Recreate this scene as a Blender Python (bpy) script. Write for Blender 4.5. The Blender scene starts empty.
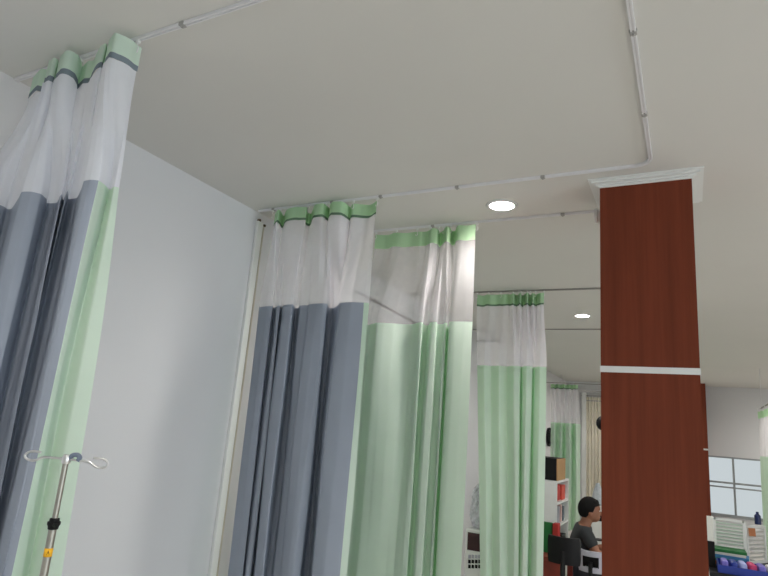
import bpy, bmesh, math, random
from mathutils import Vector, Matrix
random.seed(7)
scn = bpy.context.scene
COL = scn.collection
CAMZ = 1.75                       # eye height above the floor
HC = CAMZ + 1.25                  # ceiling height
HL = CAMZ + 0.95                  # height of the rails hung from rods at the far end
WL = -2.4                         # left wall
YB = 13.5                         # far wall
FPX = 582.0
RX = (0.88846838, -0.0342509, -0.45765796)
RY = (0.45201776, 0.23782634, 0.85972006)
RZ = (0.07939693, -0.97070362, 0.2267832)

def ray(px, py):
    c = (px - 384.0, py - 288.0, FPX)
    return Vector([sum(a * b for a, b in zip(r, c)) for r in (RX, RY, RZ)])
def on_y(px, py, y):              # where the sight line meets the vertical plane at depth y
    r = ray(px, py); v = r * (y / r.y); v.z += CAMZ; return v
def on_x(px, py, x):
    r = ray(px, py); v = r * (x / r.x); v.z += CAMZ; return v
def on_z(px, py, z):
    r = ray(px, py); v = r * ((z - CAMZ) / r.z); v.z += CAMZ; return v

# ------------------------------------------------------------------ materials
def s2l(c):
    return tuple(((v / 255.0) / 12.92 if v / 255.0 <= 0.04045 else ((v / 255.0 + 0.055) / 1.055) ** 2.4) for v in c) + (1.0,)
MATS = {}
def nodes(name):
    m = bpy.data.materials.new(name); m.use_nodes = True
    nt = m.node_tree; nt.nodes.clear()
    out = nt.nodes.new('ShaderNodeOutputMaterial')
    return m, nt, out
def principled(nt, rgb, rough=0.6, metal=0.0, var=0.04, scale=8.0, stretch=(1, 1, 1), bump=0.0, bscale=200.0, spec=0.5):
    p = nt.nodes.new('ShaderNodeBsdfPrincipled')
    p.inputs['Roughness'].default_value = rough; p.inputs['Metallic'].default_value = metal
    p.inputs['Specular IOR Level'].default_value = spec
    tc = nt.nodes.new('ShaderNodeTexCoord'); mp = nt.nodes.new('ShaderNodeMapping')
    mp.inputs['Scale'].default_value = stretch
    nt.links.new(tc.outputs['Object'], mp.inputs['Vector'])
    nz = nt.nodes.new('ShaderNodeTexNoise'); nz.inputs['Scale'].default_value = scale; nz.inputs['Detail'].default_value = 4
    nt.links.new(mp.outputs[0], nz.inputs['Vector'])
    rp = nt.nodes.new('ShaderNodeValToRGB')
    c = s2l(rgb)
    rp.color_ramp.elements[0].position = 0.3; rp.color_ramp.elements[1].position = 0.7
    rp.color_ramp.elements[0].color = tuple(v * (1 - var) for v in c[:3]) + (1,)
    rp.color_ramp.elements[1].color = tuple(min(1, v * (1 + var)) for v in c[:3]) + (1,)
    nt.links.new(nz.outputs['Fac'], rp.inputs['Fac']); nt.links.new(rp.outputs['Color'], p.inputs['Base Color'])
    if bump:
        n2 = nt.nodes.new('ShaderNodeTexNoise'); n2.inputs['Scale'].default_value = bscale
        nt.links.new(mp.outputs[0], n2.inputs['Vector'])
        b = nt.nodes.new('ShaderNodeBump'); b.inputs['Strength'].default_value = bump; b.inputs['Distance'].default_value = 0.01
        nt.links.new(n2.outputs['Fac'], b.inputs['Height']); nt.links.new(b.outputs['Normal'], p.inputs['Normal'])
    return p, rp
def mat(name, rgb, **k):
    if name in MATS: return MATS[name]
    m, nt, out = nodes(name); p, _ = principled(nt, rgb, **k)
    nt.links.new(p.outputs[0], out.inputs['Surface']); MATS[name] = m; return m
def cloth(name, rgb, trans=0.3, through=None, rough=0.85):
    m, nt, out = nodes(name)
    p, rp = principled(nt, rgb, rough=rough, var=0.03, scale=5, bump=0.05, bscale=400, spec=0.12)
    t = nt.nodes.new('ShaderNodeBsdfTranslucent')
    t.inputs['Color'].default_value = s2l(through or rgb)
    mx = nt.nodes.new('ShaderNodeMixShader'); mx.inputs[0].default_value = trans
    nt.links.new(p.outputs[0], mx.inputs[1]); nt.links.new(t.outputs[0], mx.inputs[2])
    nt.links.new(mx.outputs[0], out.inputs['Surface']); MATS[name] = m; return m
def netting(name, rgb, cover=0.5):
    m, nt, out = nodes(name)
    d = nt.nodes.new('ShaderNodeBsdfDiffuse'); d.inputs['Color'].default_value = s2l(rgb)
    t = nt.nodes.new('ShaderNodeBsdfTranslucent'); t.inputs['Color'].default_value = s2l(rgb)
    tr = nt.nodes.new('ShaderNodeBsdfTransparent')
    a = nt.nodes.new('ShaderNodeMixShader'); a.inputs[0].default_value = 0.4
    nt.links.new(d.outputs[0], a.inputs[1]); nt.links.new(t.outputs[0], a.inputs[2])
    b = nt.nodes.new('ShaderNodeMixShader')
    tc = nt.nodes.new('ShaderNodeTexCoord'); nz = nt.nodes.new('ShaderNodeTexNoise'); nz.inputs['Scale'].default_value = 30
    mr = nt.nodes.new('ShaderNodeMapRange'); mr.inputs['To Min'].default_value = cover - 0.02; mr.inputs['To Max'].default_value = cover + 0.02
    nt.links.new(tc.outputs['Object'], nz.inputs['Vector']); nt.links.new(nz.outputs['Fac'], mr.inputs['Value'])
    nt.links.new(mr.outputs[0], b.inputs[0])
    nt.links.new(tr.outputs[0], b.inputs[1]); nt.links.new(a.outputs[0], b.inputs[2])
    nt.links.new(b.outputs[0], out.inputs['Surface']); MATS[name] = m; return m
def glow(name, rgb, strength):
    m, nt, out = nodes(name)
    e = nt.nodes.new('ShaderNodeEmission'); e.inputs['Color'].default_value = s2l(rgb); e.inputs['Strength'].default_value = strength
    nt.links.new(e.outputs[0], out.inputs['Surface']); MATS[name] = m; return m

M_wall = mat('wall_paint', (215, 216, 218), rough=0.7, var=0.015, scale=1.5, bump=0.02, bscale=60)
M_ceil = mat('ceiling_paint', (214, 213, 208), rough=0.8, var=0.015, scale=1.2)
M_floor = mat('floor_tile', (222, 217, 211), rough=0.3, var=0.06, scale=3)
M_white = mat('white_gloss', (226, 228, 226), rough=0.35, var=0.02)
M_rail = mat('rail_aluminium', (226, 226, 228), rough=0.35, metal=0.0, var=0.03)
M_brk = mat('bracket_grey', (168, 166, 162), rough=0.5, metal=0.2)
M_railend = mat('rail_grey', (150, 147, 143), rough=0.5, metal=0.3)
M_green = cloth('green_cloth', (219, 232, 222), 0.27, (138, 205, 138))
M_greenh = cloth('green_header_cloth', (190, 222, 184), 0.25, (130, 195, 122))
M_grey = cloth('grey_cloth', (156, 164, 177), 0.06, (120, 130, 150), rough=0.6)
M_trim = cloth('grey_trim', (124, 136, 144), 0.1)
M_gtrim = cloth('green_trim', (104, 132, 108), 0.1)
M_net = netting('white_net', (250, 248, 252), 0.55)
M_netf = netting('white_net_fine', (250, 247, 251), 0.34)
M_netc = netting('white_net_dense', (246, 248, 255), 0.76)
M_black = mat('black_plastic', (15, 15, 17), rough=0.55, var=0.1, spec=0.25)
M_chrome = mat('chrome', (228, 228, 228), rough=0.3, metal=1.0, var=0.02)
M_steel = mat('brushed_steel', (168, 165, 155), rough=0.38, metal=0.85, var=0.05, stretch=(1, 1, 0.1))
M_blueg = mat('blue_grey_plastic', (110, 122, 140), rough=0.5)
M_yellow = mat('yellow_label', (240, 180, 30), rough=0.6)
M_brown = mat('brown_rust', (92, 72, 52), rough=0.7, var=0.2, scale=40)
M_beige = mat('beige_cable', (198, 192, 178), rough=0.6, var=0.1)
M_cream = cloth('cream_cloth', (246, 242, 230), 0.3, (240, 232, 210))
M_red = mat('red_plastic', (196, 44, 34), rough=0.5, var=0.15, scale=20)
M_dred = mat('dark_red_wood', (120, 46, 34), rough=0.5, var=0.15, scale=12)
M_dkgreen = mat('green_board', (28, 110, 52), rough=0.6)
M_brd = mat('cardboard', (178, 140, 96), rough=0.8, var=0.06)
M_lgrey = mat('light_grey_plastic', (176, 176, 188), rough=0.5)
M_skin = mat('skin', (146, 98, 74), rough=0.55, var=0.05)
M_hair = mat('black_hair', (12, 11, 11), spec=0.2, rough=0.75, var=0.3, scale=60, stretch=(1, 1, 0.2))
M_shirt = mat('charcoal_shirt', (44, 47, 49), rough=0.85, var=0.08)
M_trouser = mat('dark_trousers', (30, 30, 36), rough=0.85)
M_eyew = mat('eye_white', (220, 215, 208), rough=0.3)
M_lip = mat('lips', (150, 84, 72), rough=0.5)
M_lgreen = mat('pale_green_panel', (196, 226, 196), rough=0.5)
M_slat = mat('pale_slats', (208, 222, 212), rough=0.5)
M_blue = mat('blue_plastic', (36, 58, 150), rough=0.4)
M_purple = mat('purple_packet', (120, 110, 200), rough=0.4, var=0.1)
M_teal = mat('teal_paper', (70, 150, 130), rough=0.7)
M_blue2 = mat('blue_paper', (66, 130, 178), rough=0.7)
M_orange = mat('orange_brown', (172, 110, 70), rough=0.7)
M_paper = mat('paper', (220, 220, 214), rough=0.8, var=0.04)
M_dkred = mat('dark_panel', (62, 36, 36), rough=0.25)
M_grille = mat('mullion_grey', (150, 156, 158), rough=0.5)
M_plastic = netting('clear_plastic', (228, 230, 236), 0.6)
M_panes = glow('frosted_daylit_pane', (226, 236, 240), 0.9)
M_lamp = glow('lamp_diffuser', (255, 249, 242), 150.0)

def wood(name, dark, mid):
    m, nt, out = nodes(name)
    p = nt.nodes.new('ShaderNodeBsdfPrincipled'); p.inputs['Roughness'].default_value = 0.5; p.inputs['Specular IOR Level'].default_value = 0.15
    tc = nt.nodes.new('ShaderNodeTexCoord'); mp = nt.nodes.new('ShaderNodeMapping')
    mp.inputs['Scale'].default_value = (1, 1, 0.035)
    nt.links.new(tc.outputs['Object'], mp.inputs['Vector'])
    n1 = nt.nodes.new('ShaderNodeTexNoise'); n1.inputs['Scale'].default_value = 26; n1.inputs['Detail'].default_value = 6
    n2 = nt.nodes.new('ShaderNodeTexNoise'); n2.inputs['Scale'].default_value = 120; n2.inputs['Detail'].default_value = 3
    ad = nt.nodes.new('ShaderNodeMath'); ad.operation = 'MULTIPLY_ADD'; ad.inputs[1].default_value = 0.35
    for n in (n1, n2): nt.links.new(mp.outputs[0], n.inputs['Vector'])
    nt.links.new(n2.outputs['Fac'], ad.inputs[0]); nt.links.new(n1.outputs['Fac'], ad.inputs[2])
    rp = nt.nodes.new('ShaderNodeValToRGB')
    rp.color_ramp.elements[0].position = 0.48; rp.color_ramp.elements[1].position = 0.86
    rp.color_ramp.elements[0].color = s2l(dark); rp.color_ramp.elements[1].color = s2l(mid)
    nt.links.new(ad.outputs[0], rp.inputs['Fac']); nt.links.new(rp.outputs['Color'], p.inputs['Base Color'])
    nt.links.new(p.outputs[0], out.inputs['Surface']); MATS[name] = m; return m
M_wood = wood('brown_laminate', (104, 50, 32), (120, 58, 38))

# ------------------------------------------------------------------ mesh builder
class MB:
    def __init__(s): s.v = []; s.f = []
    def add(s, vs, fs):
        o = len(s.v); s.v += [Vector(v) for v in vs]; s.f += [tuple(i + o for i in f) for f in fs]; return s
    def box(s, c, d, rz=0.0, rx=0.0, bev=0.0):
        bm = bmesh.new(); bmesh.ops.create_cube(bm, size=1.0)
        for v in bm.verts: v.co = Vector((v.co.x * d[0], v.co.y * d[1], v.co.z * d[2]))
        if bev: bmesh.ops.bevel(bm, geom=bm.edges[:], offset=bev, segments=2, affect='EDGES', profile=0.5)
        M = Matrix.Translation(Vector(c)) @ Matrix.Rotation(rz, 4, 'Z') @ Matrix.Rotation(rx, 4, 'X')
        bmesh.ops.transform(bm, matrix=M, verts=bm.verts)
        bm.verts.index_update()
        s.add([v.co.copy() for v in bm.verts], [[v.index for v in f.verts] for f in bm.faces]); bm.free(); return s
    def span(s, a, b, bev=0.0):
        return s.box([(a[i] + b[i]) / 2 for i in range(3)], [abs(b[i] - a[i]) for i in range(3)], bev=bev)
    def tube(s, pts, r, n=10, closed=False):
        pts = [Vector(p) for p in pts]; m = len(pts); rs = r if isinstance(r, (list, tuple)) else [r] * m
        rings = []; up = None
        for i, p in enumerate(pts):
            t = (pts[(i + 1) % m] - pts[i - 1]) if closed else (pts[min(i + 1, m - 1)] - pts[max(i - 1, 0)])
            t.normalize()
            if up is None: up = Vector((0, 0, 1)) if abs(t.z) < 0.9 else Vector((1, 0, 0))
            a = t.cross(up); a.normalize(); b = a.cross(t); b.normalize(); up = b
            rings.append([p + (a * math.cos(2 * math.pi * k / n) + b * math.sin(2 * math.pi * k / n)) * rs[i] for k in range(n)])
        vs = [v for rg in rings for v in rg]; fs = []
        for i in range(m if closed else m - 1):
            j = (i + 1) % m
            for k in range(n): fs.append((i * n + k, i * n + (k + 1) % n, j * n + (k + 1) % n, j * n + k))
        if not closed: fs += [tuple(range(n))[::-1], tuple((m - 1) * n + k for k in range(n))]
        return s.add(vs, fs)
    def lathe(s, prof, c=(0, 0, 0), n=28, axis='Z'):
        vs = []; fs = []; m = len(prof)
        for r, z in prof:
            for k in range(n):
                a = 2 * math.pi * k / n
                p = (r * math.cos(a), r * math.sin(a), z)
                if axis == 'X': p = (p[2], p[0], p[1])
                if axis == 'Y': p = (p[0], p[2], p[1])
                vs.append(Vector(p) + Vector(c))
        for i in range(m - 1):
            for k in range(n): fs.append((i * n + k, i * n + (k + 1) % n, (i + 1) * n + (k + 1) % n, (i + 1) * n + k))
        if prof[0][0] > 1e-5: fs.append(tuple(range(n))[::-1])
        if prof[-1][0] > 1e-5: fs.append(tuple((m - 1) * n + k for k in range(n)))
        return s.add(vs, fs)
    def ball(s, c, r, seg=20, rings=12):
        r = r if isinstance(r, (tuple, list)) else (r, r, r)
        bm = bmesh.new(); bmesh.ops.create_uvsphere(bm, u_segments=seg, v_segments=rings, radius=1)
        bm.verts.index_update()
        s.add([Vector((v.co.x * r[0] + c[0], v.co.y * r[1] + c[1], v.co.z * r[2] + c[2])) for v in bm.verts],
              [[v.index for v in f.verts] for f in bm.faces]); bm.free(); return s
    def extrude(s, poly, z0, z1):          # plan outline lifted from z0 to z1
        n = len(poly)
        vs = [(p[0], p[1], z0) for p in poly] + [(p[0], p[1], z1) for p in poly]
        fs = [tuple(range(n))[::-1], tuple(range(n, 2 * n))] + [(i, (i + 1) % n, n + (i + 1) % n, n + i) for i in range(n)]
        return s.add(vs, fs)
    def build(s, name, m, parent=None, smooth=False):
        off = parent_world(parent)
        me = bpy.data.meshes.new(name); me.from_pydata([v - off for v in s.v], [], s.f)
        bm = bmesh.new(); bm.from_mesh(me); bmesh.ops.recalc_face_normals(bm, faces=bm.faces[:]); bm.to_mesh(me); bm.free()
        me.materials.append(m)
        o = bpy.data.objects.new(name, me); COL.objects.link(o)
        if parent is not None: o.parent = parent
        if smooth:
            for p in me.polygons: p.use_smooth = True
            if smooth == 'auto': me.set_sharp_from_angle(angle=math.radians(40))
        return o
def parent_world(o):
    v = Vector((0, 0, 0))
    while o is not None: v += o.location; o = o.parent
    return v
def tag(o, label, cat=None, group=None, kind=None):
    if label: o['label'] = label
    if cat: o['category'] = cat
    if group: o['group'] = group
    if kind: o['kind'] = kind
    return o
def thing(name, loc, label, cat, group=None):
    o = bpy.data.objects.new(name, None); COL.objects.link(o); o.location = loc; o.empty_display_size = 0.1
    return tag(o, label, cat, group)
def copy_tree(o, parent=None):
    kids = list(o.children); c = o.copy(); COL.objects.link(c)
    if parent is not None: c.parent = parent
    for k in kids: copy_tree(k, c)
    return c
def struct(name, mb, m, **k):
    o = mb.build(name, m, **k); o['kind'] = 'structure'; return o
def spline(pts, per=10, tn=.5):
    pts = [Vector(p) for p in pts]; out = []
    for i in range(len(pts) - 1):
        p0 = pts[max(i - 1, 0)]; p1 = pts[i]; p2 = pts[i + 1]; p3 = pts[min(i + 2, len(pts) - 1)]
        for k in range(per):
            t = k / per
            m1, m2 = (p2 - p0) * tn, (p3 - p1) * tn
            out.append(p1 * (2 * t ** 3 - 3 * t * t + 1) + m1 * (t ** 3 - 2 * t * t + t) + p2 * (3 * t * t - 2 * t ** 3) + m2 * (t ** 3 - t * t))
    out.append(pts[-1]); return out

# ------------------------------------------------------------------ room shell
XR, YF = 6.4, -3.4
struct('floor', MB().span((WL - .15, YF - .15, -0.12), (XR + .15, YB + .15, 0)), M_floor)
struct('ceiling', MB().span((WL - .15, YF - .15, HC), (XR + .15, YB + .15, HC + .12)), M_ceil)
struct('wall_left', MB().span((WL - .15, YF - .15, 0), (WL, YB + .15, HC)), M_wall)
# right wall (out of the frame) with a wide window opening that lets the daylight in
WY0, WY1, WZ0, WZ1 = -2.8, 2.4, .8, 2.6
struct('wall_right', MB().span((XR, YF - .15, 0), (XR + .15, WY0, HC)).span((XR, WY1, 0), (XR + .15, YB + .15, HC))
       .span((XR, WY0, 0), (XR + .15, WY1, WZ0)).span((XR, WY0, WZ1), (XR + .15, WY1, HC)), M_wall)
# far wall, with the opening of the frosted window
wtop, wbot = on_y(730, 457, YB).z, 0.55
wx0, wx1 = on_y(690, 460, YB).x, on_y(790, 460, YB).x
struct('wall_back', MB().span((WL - .15, YB, 0), (wx0, YB + .15, HC)).span((wx1, YB, 0), (XR + .15, YB + .15, HC))
       .span((wx0, YB, 0), (wx1, YB + .15, wbot)).span((wx0, YB, wtop), (wx1, YB + .15, HC)), M_wall)
struct('wall_front', MB().span((WL - .15, YF - .15, 0), (XR + .15, YF, HC)), M_wall)
w = MB()
for x in (wx0 + .02, wx1 - .02): w.span((x - .02, YB - .01, wbot), (x + .02, YB + .06, wtop))
w.span((wx0, YB - .01, wtop - .03), (wx1, YB + .06, wtop)).span((wx0, YB - .03, wbot), (wx1, YB + .06, wbot + .05))
mx = on_y(734, 480, YB).x
w.span((mx - .018, YB - .01, wbot), (mx + .018, YB + .05, wtop))
z1 = on_y(734, 483.5, YB).z; z2 = on_y(734, 488, YB).z
w.span((wx0, YB - .012, z1 - .018), (wx1, YB + .05, z1 + .016)).span((wx0, YB - .008, z2 - .015), (wx1, YB + .05, z2 + .012))
win = struct('window_1', w, M_grille)
MB().span((wx0, YB + .03, wbot), (wx1, YB + .04, wtop)).build('window_pane', M_panes, win)
# skirting on the left wall
struct('baseboard_left', MB().span((WL, YF, 0), (WL + .012, YB, .1)), M_white)

# ------------------------------------------------------------------ pillar
PX0, PX1, PY0, PY1 = -0.352, 0.050, 2.84, 3.16
def ring(mb, x0, y0, x1, y1, prof):        # stepped moulding round a rectangle: (overhang, z0, z1)
    for d, a, b in prof: mb.span((x0 - d, y0 - d, a), (x1 + d, y1 + d, b))
    return mb
pil = struct('pillar', MB().span((PX0, PY0, 0), (PX1, PY1, HC)), M_wood)
tag(pil, 'square brown wood-veneered pillar with a white band across it, nearest of the two', 'pillar')
ring(MB(), PX0, PY0, PX1, PY1, [(.006, HC - .034, HC - .026), (.018, HC - .026, HC - .018), (.036, HC - .018, HC - .008), (.05, HC - .008, HC - .0005)]).build('cornice', M_white, pil)
zs = on_y(651, 370.3, PY0).z
ring(MB(), PX0, PY0, PX1, PY1, [(.003, zs - .014, zs + .014)]).build('white_band', M_white, pil)
p2x = on_y(706.0, 400, 12.9).x
pil2 = struct('pillar', MB().span((p2x - .41, 12.9, 0), (p2x, 13.3, HC)), M_wood)
tag(pil2, 'far brown wood-veneered pillar just showing past the right edge of the near pillar', 'pillar')
z2b = 1.75
ring(MB(), p2x - .41, 12.9, p2x, 13.3, [(.004, z2b, z2b + .03)]).build('white_band', M_white, pil2)

# ------------------------------------------------------------------ curtain rails
def rail_mesh(path, z, wdt=.016, hgt=.012):
    mb = MB(); n = len(path); rings = []
    for i, p in enumerate(path):
        t = (Vector(path[min(i + 1, n - 1)]) - Vector(path[max(i - 1, 0)])).normalized()
        s = Vector((-t.y, t.x)) * (wdt / 2)
        # channel profile: two lips and a slot between them
        pr = [(-1, 0), (1, 0), (1, -hgt), (.35, -hgt), (.35, -hgt + .004), (-.35, -hgt + .004), (-.35, -hgt), (-1, -hgt)]
        rings.append([Vector((p[0] + s.x * a, p[1] + s.y * a, z + b)) for a, b in pr])
    k = 8; vs = [v for r in rings for v in r]; fs = []
    for i in range(n - 1):
        for j in range(k): fs.append((i * k + j, i * k + (j + 1) % k, (i + 1) * k + (j + 1) % k, (i + 1) * k + j))
    fs += [tuple(range(k))[::-1], tuple((n - 1) * k + j for j in range(k))]
    return mb.add(vs, fs)
BRK = None
def rail(path, z, brackets, label, m=M_rail, extra=None):
    global BRK
    o = thing('curtain_rail', (path[0][0], path[0][1], z), label, 'curtain rail')
    rail_mesh([tuple(p) for p in path], z - .0005).build('track', m, o)
    for x, y in brackets:
        if BRK is None:
            b = MB().box((x, y, z - .0072), (.022, .022, .014), bev=.003).lathe([(.0, z - .021), (.005, z - .019), (.005, z - .014)], (x, y, 0), 10)
            ob = b.build('bracket', M_brk, o); BRK = (ob, Vector((x, y, z)))
        else:
            ob = BRK[0].copy(); COL.objects.link(ob); ob.parent = o
            src = BRK[1] - parent_world(BRK[0].parent)
            ob.location = Vector((x, y, z)) - Vector(o.location) - src
    return o
def arc(cx, cy, r, a0, a1, n=8):
    return [(cx + r * math.cos(math.radians(a0 + (a1 - a0) * k / n)), cy + r * math.sin(math.radians(a0 + (a1 - a0) * k / n))) for k in range(n + 1)]
Y1, Y2, Y3, Y4, Y5 = 1.16, 2.69, 3.22, 5.0, 10.55
XC = -0.112; rr = .07
pathU = [(WL + .01, Y1)] + arc(XC - rr, Y1 + rr, rr, -90, 0) + arc(XC - rr, Y2 - rr, rr, 0, 90) + [(WL + .03, Y2)]
bk = []
for px, py in ((174, 15), (60, 60), (630, 31), (641, 113), (543, 176), (458, 187), (383, 197), (335, 203), (275, 209)):
    p = on_z(px, py, HC); bk.append((p.x, p.y))
bk = [(x, Y1) if abs(y - Y1) < .1 else ((XC, y) if abs(x - XC) < .1 else (x, Y2)) for x, y in bk]
rail(pathU, HC, bk, 'white U-shaped curtain rail on the ceiling carrying both grey curtains')
rail([(WL + .02, Y3), (PX0 - .03, Y3)], HC, [(-.6, Y3), (-1.4, Y3), (-2.1, Y3)], 'white ceiling rail ending at the near pillar, carrying the nearest green curtain')
rail([(WL + .02, Y4), (-.25, Y4)], HC, [(-2.1, Y4), (-1.3, Y4), (-.6, Y4)], 'ceiling rail behind the near pillar carrying the second green curtain', M_railend)
rA = rail([(WL + .02, Y5), (-.1, Y5)], HL, [(-2.0, Y5), (-1.2, Y5)], 'far hung rail carrying the small distant green curtain', M_railend)
rB = rail([(WL + .02, 12.1), (-.1, 12.1)], HL, [(-1.5, 12.1)], 'bare hung rail just behind the distant green curtain', M_railend)
def rods(o, pts, z):
    for x, y in pts: MB().tube([(x, y, z - .002), (x, y, HC)], .005, 8).build('drop_rod', M_rail, o, True)
rods(rA, [(-2.25, Y5), (-.35, Y5)], HL); rods(rB, [(-2.25, 12.1), (-.3, 12.1)], HL)
# flange where the second rail meets the pillar
fl = MB().lathe([(.0, 0), (.022, 0), (.022, .04), (.034, .044), (.034, .056), (.02, .06), (.0, .06)], (0, 0, 0), 20, 'X')
fl.v = [Vector((PX0 - v.x, Y3 - .12 + v.y, on_y(600, 216, 3.1).z + v.z * 1.2)) for v in fl.v]
tag(fl.build('rail_end_cap', M_white, smooth='auto'), 'round white cap on the left side of the near pillar below its cornice', 'cap')

# ------------------------------------------------------------------ curtains
HOOK = MB()
HOOK.box((0, 0, .034), (.014, .012, .012), bev=.002)
HOOK.tube(spline([(0, 0, .03), (0, 0, .018), (.006, 0, .008), (.004, 0, -.006), (-.004, 0, -.01), (-.007, 0, -.002)], 4), .0018, 6)
HOOKME = None
def progress(path, ax):
    d = [0]
    for a, b in zip(path, path[1:]):
        v = b - a; d.append(d[-1] + abs(v[ax]) + .15 * abs(v[1 - ax]) + 1e-7)
    return [q / d[-1] for q in d]
def match(path, fr, ax):                   # points of path at the fractions fr of its width, so folds run straight down
    d = progress(path, ax); out = []; j = 0
    for t in fr:
        while j < len(d) - 2 and d[j + 1] < t: j += 1
        u = (t - d[j]) / (d[j + 1] - d[j]); out.append(path[j].lerp(path[j + 1], max(0, min(1, u))))
    return out
def curtain(label, y, zc, head, htop, hbot, bodyt, bodyb, mesh_bot, zbot, body_m, border=None, trim=None, nhook=8,
            net=None, lborder=None, seed=1, header_m=None, axis='y', sag=0.006, tw=.015, double=()):
    """head / bodyt / bodyb: plan points (x, y) of the header, the top and the bottom hem."""
    global HOOKME
    rnd = random.Random(seed)
    B0 = spline([Vector((p[0], p[1], 0)) for p in bodyt], 10, .26); B1 = spline([Vector((p[0], p[1], 0)) for p in bodyb], 10, .26)
    n = len(B0)
    ax = 0 if axis == 'y' else 1
    H = match(spline([Vector((p[0], p[1], 0)) for p in head], 14, .4), progress(B0, ax), ax)
    root = thing('curtain', (H[n // 2].x, y if axis == 'y' else H[n // 2].y, zbot), label, 'curtain', None)
    ph = [rnd.uniform(0, 6.28) for _ in range(6)]
    def pt(i, z):
        u = i / (n - 1)
        if z >= hbot: p = H[i].copy()
        elif z >= mesh_bot:
            t = (hbot - z) / (hbot - mesh_bot); t = t * t * (3 - 2 * t); p = H[i].lerp(B0[i], t)
        else:
            t = (mesh_bot - z) / (mesh_bot - zbot); p = B0[i].lerp(B1[i], t)
        a = .006 if z < hbot else .002
        w = a * (math.sin(9 * u * 3 + 2.1 * z + ph[0]) + .7 * math.sin(23 * u + 3.3 * z + ph[1]) + .4 * math.sin(47 * u - 5 * z + ph[2]))
        if axis == 'y': p.y += w
        else: p.x += w
        s = -sag * (1 - math.cos(u * nhook * 2 * math.pi)) * .5 if z > hbot - .001 else 0
        return Vector((p.x, p.y, z + s))
    def sheet(i0, i1, zs):
        mb = MB(); w_ = i1 - i0 + 1
        vs = [pt(i, z) for z in zs for i in range(i0, i1 + 1)]
        fs = [(r * w_ + k, r * w_ + k + 1, (r + 1) * w_ + k + 1, (r + 1) * w_ + k) for r in range(len(zs) - 1) for k in range(w_ - 1)]
        return mb.add(vs, fs)
    def lin(a, b, k): return [a + (b - a) * q / k for q in range(k + 1)]
    tz = hbot + (tw if trim else 0)
    sheet(0, n - 1, lin(htop, tz, 4)).build('header', header_m or M_greenh, root, True)
    if trim: sheet(0, n - 1, lin(tz, hbot, 1)).build('header_trim', trim, root, True)
    sheet(0, n - 1, lin(hbot - .0001, mesh_bot, 16)).build('mesh_panel', net or M_net, root, True)
    for d0_, d1_ in double:                # pleats where the netting lies in two layers
        sh2 = sheet(d0_ * 10, d1_ * 10, lin(hbot - .0001, mesh_bot, 16))
        for v in sh2.v: v.y += .012
        sh2.build('mesh_pleat', net or M_net, root, True)
    a = 0 if lborder is None else lborder * 10; b = n - 1 if border is None else border * 10
    zz = lin(mesh_bot, zbot, 30)
    sheet(a, b, zz).build('body_panel', body_m, root, True)
    if lborder: tag(sheet(0, a, zz).build('side_border', M_green, root, True), 'pale green side border')
    if border: tag(sheet(b, n - 1, zz).build('side_border', M_green, root, True), 'pale green side border')
    for k in range(nhook):
        i = int(round((k + .02) / (nhook - .96) * (n - 1)))
        if HOOKME is None:
            h = HOOK.build('hook', M_white, None, True); HOOKME = h.data
        else:
            h = bpy.data.objects.new('hook', HOOKME); COL.objects.link(h)
        h.parent = root
        d = zc - .012 - .04
        h.location = Vector((H[i].x, y if axis == 'y' else H[i].y, d)) - Vector(root.location)
        if axis == 'y': h.location.y = y - root.location.y
    return root
def plan(row, y, pts, shift=0.0):
    out = []
    for q in pts:
        p = on_y(q[0] + shift, row(q[0]) if callable(row) else row, y + q[1]); out.append((p.x, p.y))
    return out
def floor_shift(pts, y, row, dpx):         # same plan points, pushed by a few centimetres at the hem
    return pts

# 1: grey curtain near the camera
h1 = [(33, -.01), (39, -.04), (45, -.03), (47, -.02), (46.5, -.05), (50, -.065), (56, -.05), (58, .0), (57.5, -.04), (60, -.075), (68, -.065), (76, -.04), (81, -.01), (83, .01), (88, .0), (94, .005),
      (95, -.02), (97, -.05), (103, -.05), (106, -.02), (106, -.06), (110, -.08), (120, -.06), (130, -.03), (138, .005), (142, .02)]
row1 = lambda px: 72 - (px - 45) * .23
b1 = [(-34, .0), (-16, -.05), (-6, -.04), (0, -.02), (8, .01), (12, .03), (15, .03), (18, -.04), (20, -.075), (30, -.065), (40, -.04), (47, .0), (49, .03), (54, .035), (57, .03), (59, .0), (63, -.01), (65, .03),
      (66, -.03), (68, .02), (76, .02), (78, -.03), (80, -.07), (88, -.065), (98, -.05), (102, -.03), (106, .0), (110, -.015), (116, .0)]
top1 = plan(197, Y1, b1)
bot1 = [(x, y) for x, y in top1]
for k, dx, dy in ((-6, -.06, -.01), (-5, -.075, -.01), (-4, -.05, .012), (-3, -.02, .015), (-2, .08, -.01), (-1, .17, .0)):
    bot1[k] = (bot1[k][0] + dx, bot1[k][1] + dy)
head1 = plan(row1, Y1, h1)
curtain('grey curtain with a pale green edge hanging behind the drip stand', Y1, HC, head1, HC - .03, HC - .125, top1, bot1, CAMZ + .68, .3, M_grey,
        border=24, trim=M_trim, nhook=8, net=M_netc, seed=3, tw=.022, header_m=M_green)
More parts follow.
